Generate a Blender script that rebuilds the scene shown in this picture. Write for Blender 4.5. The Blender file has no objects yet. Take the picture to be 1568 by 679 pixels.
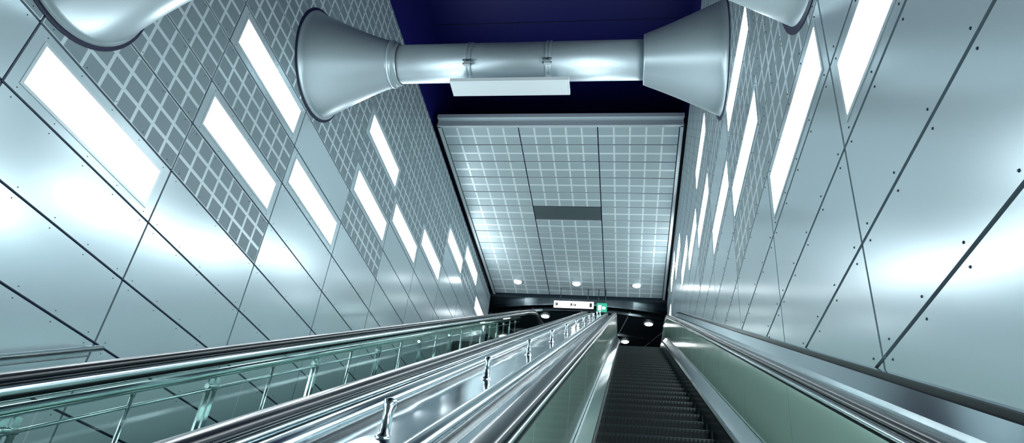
import bpy, bmesh, math, random
from mathutils import Vector, Matrix
random.seed(3)
sc=bpy.context.scene
sc.view_settings.view_transform='Standard'
WL,WR,M=4.618,1.169,0.5028
Y0,DY,Z0,DZ=3.337,1.951,2.03,0.627
WY0,WY1,WT=-8.0,21.1,10.5
H=10.58

# ---------------------------------------------------------------- materials
def mat(name,col=(.5,.5,.5),rough=.4,metal=0.,emit=None,es=0.,spec=None,coat=0.):
    m=bpy.data.materials.new(name); m.use_nodes=True
    b=m.node_tree.nodes['Principled BSDF']
    b.inputs['Base Color'].default_value=(*col,1); b.inputs['Roughness'].default_value=rough
    b.inputs['Metallic'].default_value=metal
    if emit: b.inputs['Emission Color'].default_value=(*emit,1); b.inputs['Emission Strength'].default_value=es
    if spec is not None: b.inputs['Specular IOR Level'].default_value=spec
    if coat: b.inputs['Coat Weight'].default_value=coat; b.inputs['Coat Roughness'].default_value=.05
    return m
def nn(m,t,**k):
    n=m.node_tree.nodes.new(t)
    for a,v in k.items(): setattr(n,a,v)
    return n
def lk(m,a,b): m.node_tree.links.new(a,b)
def noise_rough(m,scale,lo,hi,stretch=(1,1,1),bump=0.,bscale=None):
    b=m.node_tree.nodes['Principled BSDF']
    tc=nn(m,'ShaderNodeTexCoord'); mp=nn(m,'ShaderNodeMapping'); mp.inputs['Scale'].default_value=stretch
    no=nn(m,'ShaderNodeTexNoise'); no.inputs['Scale'].default_value=scale; no.inputs['Detail'].default_value=3
    mr=nn(m,'ShaderNodeMapRange'); mr.inputs['From Min'].default_value=.3; mr.inputs['From Max'].default_value=.7
    mr.inputs['To Min'].default_value=lo; mr.inputs['To Max'].default_value=hi
    lk(m,tc.outputs['Object'],mp.inputs['Vector']); lk(m,mp.outputs[0],no.inputs['Vector']); lk(m,no.outputs['Fac'],mr.inputs['Value']); lk(m,mr.outputs[0],b.inputs['Roughness'])
    if bump:
        n2=nn(m,'ShaderNodeTexNoise'); n2.inputs['Scale'].default_value=bscale or scale; n2.inputs['Detail'].default_value=0
        bp=nn(m,'ShaderNodeBump'); bp.inputs['Strength'].default_value=bump; bp.inputs['Distance'].default_value=.02
        lk(m,tc.outputs['Object'],n2.inputs['Vector']); lk(m,n2.outputs['Fac'],bp.inputs['Height']); lk(m,bp.outputs[0],b.inputs['Normal'])
def grid_mat(name,colA,colB,lw_u,lw_v,ra,rb,metal):
    """UV in cell units: cells colA, grid lines colB"""
    m=mat(name,colA,ra,metal); b=m.node_tree.nodes['Principled BSDF']
    uv=nn(m,'ShaderNodeUVMap'); uv.uv_map='UVMap'
    sx=nn(m,'ShaderNodeSeparateXYZ'); lk(m,uv.outputs[0],sx.inputs[0])
    def edge(out,lw):
        fr=nn(m,'ShaderNodeMath',operation='FRACT'); lk(m,out,fr.inputs[0])
        su=nn(m,'ShaderNodeMath',operation='SUBTRACT'); lk(m,fr.outputs[0],su.inputs[0]); su.inputs[1].default_value=.5
        ab=nn(m,'ShaderNodeMath',operation='ABSOLUTE'); lk(m,su.outputs[0],ab.inputs[0])
        gt=nn(m,'ShaderNodeMath',operation='GREATER_THAN'); lk(m,ab.outputs[0],gt.inputs[0]); gt.inputs[1].default_value=.5-lw
        return gt
    eu=edge(sx.outputs['X'],lw_u); ev=edge(sx.outputs['Y'],lw_v)
    mx=nn(m,'ShaderNodeMath',operation='MAXIMUM'); lk(m,eu.outputs[0],mx.inputs[0]); lk(m,ev.outputs[0],mx.inputs[1])
    mc=nn(m,'ShaderNodeMix',data_type='RGBA'); mc.inputs['A'].default_value=(*colA,1); mc.inputs['B'].default_value=(*colB,1)
    lk(m,mx.outputs[0],mc.inputs['Factor']); lk(m,mc.outputs['Result'],b.inputs['Base Color'])
    mr=nn(m,'ShaderNodeMapRange'); mr.inputs['To Min'].default_value=ra; mr.inputs['To Max'].default_value=rb
    lk(m,mx.outputs[0],mr.inputs['Value']); lk(m,mr.outputs[0],b.inputs['Roughness'])
    return m

M_joint=mat('joint_navy',(.002,.005,.04),.5)
M_panel=mat('enamel_steel',(.56,.685,.73),.20,.38)
M_grid=grid_mat('perforated_steel',(.20,.27,.30),(.60,.71,.75),.075,.095,.5,.3,.2)
M_cgrid=grid_mat('ceiling_perforated',(.40,.51,.545),(.76,.87,.90),.055,.085,.42,.36,.3)
M_screw=mat('screw_dark',(.05,.07,.09),.35,.8)
M_light=mat('diffuser',(1,1,1),.4,emit=(.89,.97,1.0),es=16.0)
M_rim=mat('light_rim',(.60,.70,.74),.25,.3)
M_tube=mat('galvanised_duct',(.42,.51,.55),.42,.7); noise_rough(M_tube,2,.40,.47,(1,4,4))
M_cone=mat('spun_aluminium',(.43,.53,.57),.34,.5)
M_white=mat('white_metal',(.72,.80,.83),.35)
M_blue=mat('blue_ceiling',(.002,.003,.10),.5)
M_chrome=mat('stainless',(.60,.70,.73),.15,1.0)
M_mirror=mat('polished_deck',(.56,.66,.71),.12,1.0); noise_rough(M_mirror,1.5,.06,.13,bump=.3,bscale=2.2)
M_rubber=mat('handrail_rubber',(.006,.008,.012),.22)
M_gglass=mat('green_glass_panel',(.38,.58,.49),.14,0.,coat=.5)
M_black=mat('black_gap',(.003,.004,.006),.6)
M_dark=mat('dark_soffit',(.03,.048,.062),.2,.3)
M_floor=mat('dark_floor',(.03,.035,.04),.35)
M_wallgrey=mat('concrete_grey',(.35,.4,.42),.6)
M_step=mat('step_aluminium',(.018,.022,.023),.42,.5)
M_stepedge=mat('step_edge',(.055,.068,.068),.35,.7)
M_stair=mat('stair_stone',(.22,.27,.28),.5)
M_nosing=mat('stair_nosing',(.12,.15,.16),.5)
M_slot=mat('return_air_grille',(.10,.14,.15),.5,.4)
M_text=mat('sign_text',(.02,.02,.03),.5)
M_sign=mat('sign_face',(.9,.9,.9),.5,emit=(.95,.98,1),es=1.1)
M_green=mat('exit_green',(.02,.2,.12),.5,emit=(.05,.6,.4),es=.6)
# clear glass
M_glass=bpy.data.materials.new('clear_glass'); M_glass.use_nodes=True
nt=M_glass.node_tree; nt.nodes.clear()
out=nt.nodes.new('ShaderNodeOutputMaterial'); tr=nt.nodes.new('ShaderNodeBsdfTransparent'); gl=nt.nodes.new('ShaderNodeBsdfGlossy')
tr.inputs[0].default_value=(.72,.87,.81,1); gl.inputs['Roughness'].default_value=.05; gl.inputs[0].default_value=(.85,1,.96,1)
lw=nt.nodes.new('ShaderNodeLayerWeight'); lw.inputs[0].default_value=.5
pw=nt.nodes.new('ShaderNodeMath'); pw.operation='POWER'; pw.inputs[1].default_value=4
ma=nt.nodes.new('ShaderNodeMath'); ma.operation='MULTIPLY_ADD'; ma.inputs[1].default_value=.6; ma.inputs[2].default_value=.04
nt.links.new(lw.outputs['Facing'],pw.inputs[0]); nt.links.new(pw.outputs[0],ma.inputs[0])
mx=nt.nodes.new('ShaderNodeMixShader'); nt.links.new(ma.outputs[0],mx.inputs[0]); nt.links.new(tr.outputs[0],mx.inputs[1]); nt.links.new(gl.outputs[0],mx.inputs[2]); nt.links.new(mx.outputs[0],out.inputs[0])

# ---------------------------------------------------------------- helpers
class MB:
    def __init__(s): s.bm=bmesh.new(); s.uv=s.bm.loops.layers.uv.new('UVMap'); s.mats=[]
    def mi(s,m):
        if m not in s.mats: s.mats.append(m)
        return s.mats.index(m)
    def face(s,vs,m,smooth=False,uvs=None):
        try: f=s.bm.faces.new(vs)
        except ValueError: return None
        f.material_index=s.mi(m); f.smooth=smooth
        if uvs:
            for l,u in zip(f.loops,uvs): l[s.uv].uv=u
        return f
    def quad(s,pts,m): return s.face([s.bm.verts.new(p) for p in pts],m)
    def box(s,x0,x1,y0,y1,z0,z1,m,uvf=None):
        v=[s.bm.verts.new((x,y,z)) for x in (x0,x1) for y in (y0,y1) for z in (z0,z1)]
        for q in ((0,1,3,2),(4,6,7,5),(0,4,5,1),(2,3,7,6),(0,2,6,4),(1,5,7,3)):
            vs=[v[i] for i in q]
            s.face(vs,m,uvs=[uvf(w.co) for w in vs] if uvf else None)
    def cyl(s,a,b,r,m,n=16,r2=None,cap=True):
        s.rev(a,b,[(0,r),(1,r if r2 is None else r2)],m,n,cap)
    def rev(s,a,b,prof,m,n=32,cap=True):
        a=Vector(a); b=Vector(b); d=b-a; q=d.to_track_quat('Z','Y')
        rings=[]
        for t,r in prof:
            c=a+d*t; rings.append([s.bm.verts.new(c+q@Vector((r*math.cos(2*math.pi*i/n),r*math.sin(2*math.pi*i/n),0))) for i in range(n)])
        for k in range(len(rings)-1):
            for i in range(n):
                s.face([rings[k][i],rings[k][(i+1)%n],rings[k+1][(i+1)%n],rings[k+1][i]],m,True)
        if cap:
            s.face(rings[0][::-1],m); s.face(rings[-1],m)
    def sweep(s,secs,m,smooth=False,closed=True):
        R=[[s.bm.verts.new(p) for p in sec] for sec in secs]; n=len(R[0])
        for k in range(len(R)-1):
            for i in range(n if closed else n-1):
                s.face([R[k][i],R[k][(i+1)%n],R[k+1][(i+1)%n],R[k+1][i]],m,smooth)
        if closed: s.face(R[0][::-1],m); s.face(R[-1],m)
    def obj(s,name,parent=None,loc=None):
        bmesh.ops.recalc_face_normals(s.bm,faces=s.bm.faces)
        me=bpy.data.meshes.new(name); s.bm.to_mesh(me); s.bm.free()
        for m in s.mats: me.materials.append(m)
        o=bpy.data.objects.new(name,me); sc.collection.objects.link(o)
        if parent: o.parent=parent
        return o
def empty(name):
    e=bpy.data.objects.new(name,None); sc.collection.objects.link(e); return e

# ---------------------------------------------------------------- side walls
LIGHTS={-3:[-2],-2:[-1,-3],-1:[1],0:[2],1:[4,6],2:[5],3:[7,9],4:[8],5:[9],6:[11],7:[12],8:[11]}
def grid_panel(c,r):
    if c<=0: return r>=3
    if c==1: return r>=3
    if c==2: return r>=7
    if c==3: return r>=6
    return r>=5+int((c-1)*1.0)+ (1 if c%2==0 else 0)
def build_wall(name,X,sgn):
    b=MB(); g=.0115; th=.022
    b.box(min(X-sgn*.35,X-sgn*th),max(X-sgn*.35,X-sgn*th),WY0,WY1,-4.2,WT,M_joint)
    for c in range(-6,10):
        ya,yb=Y0+DY*c,Y0+DY*(c+1)
        a0=max(ya+g,WY0); a1=min(yb-g,WY1)
        if a1-a0<.05: continue
        for r in range(-9,14):
            za,zb=Z0+DZ*r,Z0+DZ*(r+1)
            if zb< -1.9+M*ya-.6-1 and ya>0: continue
            b0=za+g; b1=min(zb-g,WT)
            if b1-b0<.05: continue
            isg=grid_panel(c,r) and r not in LIGHTS.get(c,[])
            uvf=(lambda co,ya=ya,za=za:((co.y-ya)/DY*8,(co.z-za)/DZ*3)) if isg else None
            x0,x1=sorted((X-sgn*th,X))
            b.box(x0,x1,a0,a1,b0,b1,M_grid if isg else M_panel,uvf)
    o=b.obj(name)
    s=MB()
    for c in range(-1,6):
        for r in range(-2,14):
            z=Z0+DZ*r
            if z< -1.2+M*(Y0+DY*c): continue
            if z>6.5: continue
            for k in range(5):
                y=Y0+DY*c+.12+k*(DY-.24)/4
                for dz in (-.05,.05):
                    s.cyl((X,y,z+dz),(X+sgn*.005,y,z+dz),.007 if sgn<0 else .0055,M_screw,8,r2=.004)
    s.obj('screws',o)
    return o
wl=build_wall('wall_left',-WL,1)
wr=build_wall('wall_right',WR,-1)
def wall_light(X,sgn,c,r):
    b=MB(); y0,y1=Y0+DY*c+.145,Y0+DY*(c+1)-.145; z0,z1=Z0+DZ*r+.12,Z0+DZ*(r+1)-.12
    x0,x1=sorted((X+sgn*.0005,X+sgn*.006)); e=.03
    for q in ((y0-e,y1+e,z0-e,z0),(y0-e,y1+e,z1,z1+e),(y0-e,y0,z0,z1),(y1,y1+e,z0,z1)): b.box(x0,x1,*q,M_rim)
    x=X+sgn*.006
    b.quad([(x,y0,z0),(x,y1,z0),(x,y1,z1),(x,y0,z1)],M_light)
    b.obj('wall_light')
for c,rs in LIGHTS.items():
    for r in rs:
        wall_light(-WL,1,c,r); wall_light(WR,-1,c,r)

# ---------------------------------------------------------------- blue upper shell
b=MB()
b.box(-WL-.35,WR+.35,WY0,WY1,12.6,12.8,M_blue)
for i in range(-3,8):
    y=i*2.7+.4
    b.box(-WL,WR,y,y+.02,12.59,12.6,M_joint)
o=b.obj('ceiling_upper')
for nm,x0,x1 in (('trim_1',-WL-.35,-WL-.05),('trim_2',WR+.05,WR+.35)):
    b=MB(); b.box(x0,x1,WY0,WY1,WT,12.6,M_blue); b.obj(nm)

# ---------------------------------------------------------------- dropped ceiling
b=MB(); CX0,CX1,CY0,CY1=-4.53,1.10,12.47,21.1
b.box(CX0,CX1,CY0+.02,CY1,H+.02,H+.27,M_joint)
nr=13; cw=(CX1-CX0-.16)/3; rh=(CY1-CY0-.1)/nr
for i in range(3):
    for j in range(nr):
        x0=CX0+.08+i*cw; y0=CY0+.05+j*rh
        slot=(i==1 and j==5)
        xa,xb,ya,yb=x0+.016,x0+cw-.016,y0+.022,y0+rh-.022
        if slot:
            b.box(xa,xb,ya,yb,H+.004,H+.02,M_slot)
            for k in range(12):
                yy=ya+.03+k*(yb-ya-.06)/12
                b.box(xa+.02,xb-.02,yy,yy+.02,H,H+.004,M_slot)
        else:
            b.box(xa,xb,ya,yb,H,H+.02,M_cgrid,lambda co,x0=x0,y0=y0:((co.x-x0)/cw*5,(co.y-y0)/rh*2))
for x in (CX0,CX1-.07): b.box(x,x+.07,CY0,CY1,H-.03,H+.27,M_rim)
b.box(CX0,CX1,CY0-.04,CY0+.03,H-.03,H+.27,M_rim)
b.box(CX0-.02,CX1+.02,CY0-.1,CY0-.04,H+.17,H+.27,M_rim)
b.obj('ceiling')
b=MB(); b.box(-WL,CX0,CY0,CY1,H+.05,H+.1,M_black); b.box(CX1,WR,CY0,CY1,H+.05,H+.1,M_black); b.obj('gap_dark_strips')  # black strips paint in the darkness of the open gap beside the ceiling
def downlight(x,y,z,r,es):
    b=MB(); b.rev((x,y,z),(x,y,z-.04),[(0,r*1.35),(.6,r*1.35),(1,r*1.05)],M_rim,24)
    b.quad([(x+r*math.cos(2*math.pi*i/14),y+r*math.sin(2*math.pi*i/14),z-.045) for i in range(14)],es); b.obj('downlight')
M_dl=mat('downlight_lens',(1,1,1),.4,emit=(.95,.98,1),es=24)
for x in (-3.58,-1.69,.19): downlight(x,20.15,H,.12,M_dl)

# ---------------------------------------------------------------- ventilation ducts
def duct(Yc,Zc,box=True):
    e=empty('ventilation_duct')
    b=MB(); xl,xr=-3.47,.12
    b.cyl((xl-.1,Yc,Zc),(xr+.1,Yc,Zc),.28,M_tube,48)
    for x in (-2.31,-1.18):
        b.rev((x-.035,Yc,Zc),(x+.035,Yc,Zc),[(0,.28),(0,.292),(.3,.292),(.35,.286),(.65,.286),(.7,.292),(1,.292),(1,.28)],M_tube,48,False)
        b.box(x-.045,x+.045,Yc-.24,Yc-.2,Zc-.26,Zc-.19,M_rim)
        b.cyl((x-.06,Yc-.25,Zc-.19),(x+.06,Yc-.25,Zc-.19),.014,M_screw,8)
        b.cyl((x-.06,Yc-.22,Zc-.23),(x+.06,Yc-.22,Zc-.23),.014,M_screw,8)
    b.obj('pipe',e)
    b=MB(); L=xl-(-WL)
    prof=[(t/20,.335+.445*(1-t/20)**1.2) for t in range(21)]
    b.rev((-WL+.005,Yc,Zc),(xl,Yc,Zc),[(0,.80),(.02,.80)]+[(p[0]*.98+.02,p[1]) for p in prof],M_cone,64)
    b.rev((xl-.02,Yc,Zc),(xl+.10,Yc,Zc),[(0,.30),(0,.345),(.25,.35),(.35,.33),(.6,.315),(.8,.32),(1,.29)],M_cone,48,False)
    b.rev((-WL+.001,Yc,Zc),(-WL+.008,Yc,Zc),[(0,.84),(1,.84)],M_joint,64)
    b.obj('cone_left',e)
    b=MB()
    b.rev((xr,Yc,Zc),(WR-.005,Yc,Zc),[(0,.28),(0,.345),(.015,.35)]+[(t/12,.35+.43*(t/12)**1.1) for t in range(1,13)]+[(1,.8)],M_cone,64)
    b.rev((WR-.008,Yc,Zc),(WR-.001,Yc,Zc),[(0,.84),(1,.84)],M_joint,64)
    b.obj('cone_right',e)
    if box:
        b=MB(); b.box(-2.55,-.88,Yc-.1,Yc+.2,Zc-.45,Zc-.39,M_white)
        b.box(-2.51,-.92,Yc-.07,Yc+.17,Zc-.457,Zc-.45,M_white)
        for x in (-2.31,-1.18): b.box(x-.04,x+.04,Yc-.03,Yc+.1,Zc-.4,Zc-.26,M_rim)
        b.obj('cable_box',e)
duct(7.22,7.3); duct(3.36,4.82)

# ---------------------------------------------------------------- escalators
YB,YT=-2.0,17.0
ZB,ZT=-1.35+M*YB,-1.35+M*YT
def zp(y,rad=1.2):
    z=-1.35+M*y
    if y<YB-rad: return ZB
    if y<YB+rad: 
        t=(y-(YB-rad)); return ZB+M*t*t/(4*rad)
    if y>YT+rad: return ZT
    if y>YT-rad:
        t=((YT+rad)-y); return ZT-M*t*t/(4*rad)
    return z
def ys(y0,y1):
    out=[]; y=y0
    while y<y1-1e-6:
        out.append(y); y+= .25 if (y<YB+1.5 or y>YT-1.6) else .75
    out.append(y1); return out
YS=ys(-3.6,18.6)
def vsweep(b,prof,m,smooth=False,closed=True,yr=YS):
    b.sweep([[(x,y,zp(y)+1.35+o) for x,o in prof] for y in yr],m,smooth,closed)
def handrail(b,X,w=.042,off=-.45):
    path=[(y,zp(y)+1.35+off) for y in YS]
    R=.33
    y1,z1=path[-1]; y0,z0=path[0]
    end=[(y1+R*math.sin(a),z1-R+R*math.cos(a)) for a in [math.pi*i/14 for i in range(1,15)]]+[(y1-.3,z1-2*R)]
    sta=[(y0-R*math.sin(a),z0-R+R*math.cos(a)) for a in [math.pi*i/14 for i in range(14,0,-1)]]
    path=[(y0+.3,z0-2*R)]+sta+path+end
    secs=[]; ang=[2*math.pi*i/14 for i in range(14)]
    prof=[(w*math.copysign(abs(math.cos(a))**.7,math.cos(a)),.024*math.copysign(abs(math.sin(a))**.8,math.sin(a))) for a in ang]
    for i,(y,z) in enumerate(path):
        a=path[max(i-1,0)]; c=path[min(i+1,len(path)-1)]
        ty,tz=c[0]-a[0],c[1]-a[1]; l=math.hypot(ty,tz) or 1; ny,nz=-tz/l,ty/l
        secs.append([(X+dx,y+ny*dn,z+nz*dn) for dx,dn in prof])
    b.sweep(secs,M_rubber,True)
def escalator(xa,xb,clear_left):
    e=empty('escalator')
    b=MB(); n=int((YT-YB)/.4)
    for i in range(n+1):
        y=YB+.4*i; zt=-1.35+M*y+.0; 
        x0,x1=xa+.006,xb-.006
        prof=[(y,zt-M*.4+.004),(y-.012,zt-.12),(y-.012,zt-.03),(y-.004,zt-.004)]
        prof2=[(y,zt),(y+.4,zt)]
        P=[[b.bm.verts.new((x,yy,zz)) for yy,zz in prof+prof2] for x in (x0,x1)]
        for k in range(len(P[0])-1):
            b.face([P[0][k],P[0][k+1],P[1][k+1],P[1][k]],M_stepedge if k in (2,3) else M_step)
        nc=28
        for j in range(nc):
            xx=x0+(x1-x0)*(j+.5)/nc
            b.box(xx-.007,xx+.007,y-.019,y-.008,zt-M*.4+.01,zt-.012,M_step)
    b.box(xa,xb,-4.2,YB,ZB-.1,ZB,M_chrome); b.box(xa,xb,YT+.4,18.8,ZT-.1,ZT,M_chrome)
    b.obj('steps',e)
    for side,X,s in (('left',xa,-1),('right',xb,1)):
        b=MB()
        vsweep(b,[(X,-1.62),(X,-1.16),(X+s*.015,-1.12),(X+s*.09,-1.03),(X+s*.105,-1.03),(X+s*.105,-1.62)],M_chrome)
        vsweep(b,[(X-s*.004,-1.175),(X-s*.004,-1.15),(X,-1.15),(X,-1.175)],M_rubber)
        b.obj('skirt_'+side,e)
        clear=(side=='left' and clear_left)
        b=MB(); gx=X+s*.115; step=1.45
        y=-3.2
        while y<18.2:
            y2=min(y+step-.008,18.3)
            yr=[y]+[q for q in YS if y<q<y2]+[y2]
            if clear: vsweep(b,[(gx,-1.03),(gx,-.50)],M_glass,closed=False,yr=yr)
            else: vsweep(b,[(gx-.006,-1.03),(gx-.006,-.50),(gx+.006,-.50),(gx+.006,-1.03)],M_gglass,yr=yr)
            y+=step
        b.obj('balustrade_'+side,e)
        b=MB(); hx=X+s*.14
        if clear:
            vsweep(b,[(hx-.035,-.475),(hx-.045,-.49),(hx-.045,-.535),(hx-.028,-.55),(hx+.028,-.55),(hx+.045,-.535),(hx+.045,-.49),(hx+.035,-.475)],M_chrome,True)
        else:
            vsweep(b,[(hx-.035,-.475),(hx-.04,-.485),(hx-.04,-.51),(hx-.028,-.52),(hx+.028,-.52),(hx+.04,-.51),(hx+.04,-.485),(hx+.035,-.475)],M_chrome,True)
        vsweep(b,[(hx-.02,-.46),(hx-.02,-.49),(hx+.02,-.49),(hx+.02,-.46)],M_rubber)
        handrail(b,hx)
        b.obj('handrail_'+side,e)
    return e
escA=escalator(-.23,.77,False)
escB=escalator(-2.27,-1.22,True)
b=MB()
vsweep(b,[(.955,-.50),(.97,-.475),(1.02,-.455),(1.03,-.47),(1.045,-.47),(1.055,-.44),(1.13,-.37),(1.135,-.385),(1.15,-.385),(1.155,-.335),(WR-.002,-.33),(WR-.002,-1.6),(.955,-1.6)],M_chrome)
vsweep(b,[(1.146,-.384),(1.146,-.34),(1.154,-.335),(1.154,-.384)],M_rubber)
b.obj('deck_right',escA)
b=MB()
vsweep(b,[(-.40,-1.6),(-.40,-.56),(-.42,-.505),(-.50,-.50),(-.94,-.50),(-1.02,-.505),(-1.045,-.56),(-1.045,-1.6)],M_mirror)
for x in (-.56,-.90):
    vsweep(b,[(x+.036*math.cos(a),-.475+.036*math.sin(a)) for a in [2*math.pi*i/12 for i in range(12)]],M_chrome,True)
    vsweep(b,[(x-.05,-.502),(x-.05,-.49),(x+.05,-.49),(x+.05,-.502)],M_rubber)
y=2.1
while y<16.5:
    z=zp(y)+1.35-.5
    b.rev((-.73,y,z-.02),(-.73,y,z+.12),[(0,.028),(.12,.028),(.2,.016),(.7,.016),(.8,.022),(.95,.02),(1,.008)],M_chrome,16)
    y+=1.4
b.obj('deck_centre',escA)
b=MB(); vsweep(b,[(-2.375,-1.62),(-2.375,-1.03),(-2.40,-1.03),(-2.56,-1.08),(-2.56,-2.4),(-2.375,-2.4)],M_chrome); b.obj('cladding',escB)

# ---------------------------------------------------------------- staircase
b=MB(); SO=-1.80
n=int((YT-YB)/.32)
for i in range(n+1):
    y=YB+.32*i
    if y>YT: break
    z=SO+M*y
    b.box(-WL+.03,-2.86,y,y+.34,z-.5,z,M_stair)
    b.box(-WL+.03,-2.86,y-.004,y+.04,z-.03,z+.003,M_nosing)
b.obj('staircase')
def rail(name,X,off,y0,y1,posts,wall=None):
    b=MB()
    a=(X,y0,off+M*y0); c=(X,y1,off+M*y1)
    b.cyl(a,c,.03 if posts else .026,M_chrome,16)
    if posts:
        # sloped stringer that carries the posts
        b.sweep([[(x,yy,o_+M*yy) for x,o_ in ((-2.845,-1.70),(-2.58,-1.70),(-2.58,-2.3),(-2.845,-2.3))] for yy in (y0-.3,y1)],M_stair)
        b.cyl((X,y0,off-.11+M*y0),(X,y1,off-.11+M*y1),.010,M_chrome,12)
        y=y0+.05;k=0
        while y<y1:
            z=off+M*y
            if k%2==0:
                for d in (-.034,.034): b.box(X-.008,X+.008,y+d-.022,y+d+.022,z-1.04,z-.02,M_chrome)
                b.cyl((X,y-.06,z-.11),(X,y+.06,z-.08),.018,M_chrome,10)
            else:
                b.cyl((X,y,z-1.04),(X,y,z-.02),.015,M_chrome,12)
            y+=.725;k+=1
    else:
        b.cyl((X,y0,off-.06+M*y0),(X,y1-.1,off-.06+M*(y1-.1)),.008,M_chrome,10)
        b.cyl(c,(wall,y1+.02,off+M*y1),.022,M_chrome,12)
        y=y0+.4
        while y<y1:
            z=off+M*y; b.cyl((X,y,z-.07),(X,y,z),.01,M_chrome,8); b.cyl((X,y,z-.07),(wall,y,z-.07),.01,M_chrome,8); y+=1.3
    b.obj(name)
rail('stair_railing',-2.78,-.69,-1.5,16.5,True)
rail('stair_handrail',-4.45,-.66,-1.5,5.2,False,-WL+.005)

# ---------------------------------------------------------------- floors and upper hall
b=MB(); b.box(-WL-.35,WR+.35,WY0,YB-.2,ZB-.4,ZB-.1,M_floor); b.obj('floor_lower')
b=MB(); b.box(-9,6,18.8,32,ZT-.3,ZT,M_floor); b.box(-2.2,-1.3,17.5,18.8,ZT-.3,ZT-.1,M_floor); b.box(-WL,-2.58,YT+.2,18.8,ZT-.4,ZT-.01,M_floor); b.obj('floor')
b=MB(); b.box(-WL-.35,WR+.35,WY0-.2,WY0,-4.2,12.8,M_wallgrey); b.obj('wall_back')
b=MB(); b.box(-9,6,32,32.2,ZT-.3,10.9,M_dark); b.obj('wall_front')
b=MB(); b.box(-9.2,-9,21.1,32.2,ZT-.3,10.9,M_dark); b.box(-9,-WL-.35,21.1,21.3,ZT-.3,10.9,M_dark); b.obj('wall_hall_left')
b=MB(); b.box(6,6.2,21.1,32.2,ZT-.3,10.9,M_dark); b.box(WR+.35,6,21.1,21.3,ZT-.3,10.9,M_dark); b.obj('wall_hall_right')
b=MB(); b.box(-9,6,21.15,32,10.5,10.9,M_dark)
cxh,cyh=-1.7,30.0
def ring(r0,r1,z0,z1,m,a0=math.radians(180),a1=math.radians(360),n=60):
    secs=[]
    for i in range(n+1):
        a=a0+(a1-a0)*i/n; c,s=math.cos(a),math.sin(a)
        secs.append([(cxh+r*c,cyh+r*s,z) for r,z in ((r0,z0),(r1,z0),(r1,z1),(r0,z1))])
    b.sweep(secs,m)
ring(8.5,8.7,10.36,10.5,M_chrome)
ring(7.95,8.02,10.46,10.5,M_chrome)
ring(6.2,6.26,10.46,10.5,M_chrome)
for i in range(15):
    a=math.radians(190+i*11.5); c,s=math.cos(a),math.sin(a)
    p=Vector((cxh,cyh,10.49)); d=Vector((c,s,0)); t=Vector((-s,c,0))*.02
    vs=[b.bm.verts.new(p+d*q[0]+t*q[1]) for q in ((3,1),(3,-1),(8.5,-1),(8.5,1))]; b.face(vs,M_rim)
b.obj('ceiling_hall')
for x,y in ((.64,22.8),(-.16,24.4),(1.37,22.8),(-2.9,22.5),(-4.3,22.8),(3.0,24.5),(-2.0,26.5)): downlight(x,y,10.5,.13,M_dl)
def sign(name,x0,x1,z0,z1,y,face,glyphs):
    b=MB(); b.box(x0,x1,y,y+.1,z0,z1,face); e=.012
    b.box(x0-e,x1+e,y+.01,y+.11,z1,z1+.02,M_text); b.box(x0-e,x1+e,y+.01,y+.11,z0-.02,z0,M_text)
    for a,c,d,f in glyphs: b.box(x0+(x1-x0)*a,x0+(x1-x0)*c,y-.004,y,z0+(z1-z0)*d,z0+(z1-z0)*f,M_text if face is M_sign else M_sign)
    for t in (.15,.85): 
        x=x0+(x1-x0)*t; b.cyl((x,y+.05,z1+.02),(x,y+.05,H),.012,M_screw,8)
    b.obj(name)
sign('direction_sign',-2.4,-1.14,9.86,10.1,20.5,M_sign,[(.03,.045,.2,.8),(.055,.1,.3,.7),(.42,.46,.3,.7),(.48,.50,.3,.7),(.52,.56,.3,.6),(.9,.96,.2,.8)])
sign('exit_sign',-1.04,-.72,9.76,10.07,20.5,M_green,[(.15,.45,.2,.75),(.55,.85,.3,.6)])

# ---------------------------------------------------------------- world + camera
w=bpy.data.worlds.new('World'); sc.world=w; w.use_nodes=True
w.node_tree.nodes['Background'].inputs[0].default_value=(.5,.7,.8,1); w.node_tree.nodes['Background'].inputs[1].default_value=.3
f,yaw,pit,rol=1091,0.19658,0.55896,0.12367
cy_,sy_=math.cos(yaw),math.sin(yaw)
fw=Vector((-sy_*math.cos(pit),cy_*math.cos(pit),math.sin(pit))); r0=Vector((cy_,sy_,0)); u0=r0.cross(fw)
r=math.cos(rol)*r0+math.sin(rol)*u0; u=-math.sin(rol)*r0+math.cos(rol)*u0
cam=bpy.data.cameras.new('camera'); cam.sensor_width=36; cam.lens=f/1568*36; cam.clip_start=.02
co=bpy.data.objects.new('camera',cam); sc.collection.objects.link(co)
co.matrix_world=Matrix(((r.x,u.x,-fw.x,0),(r.y,u.y,-fw.y,0),(r.z,u.z,-fw.z,0),(0,0,0,1)))
sc.camera=co
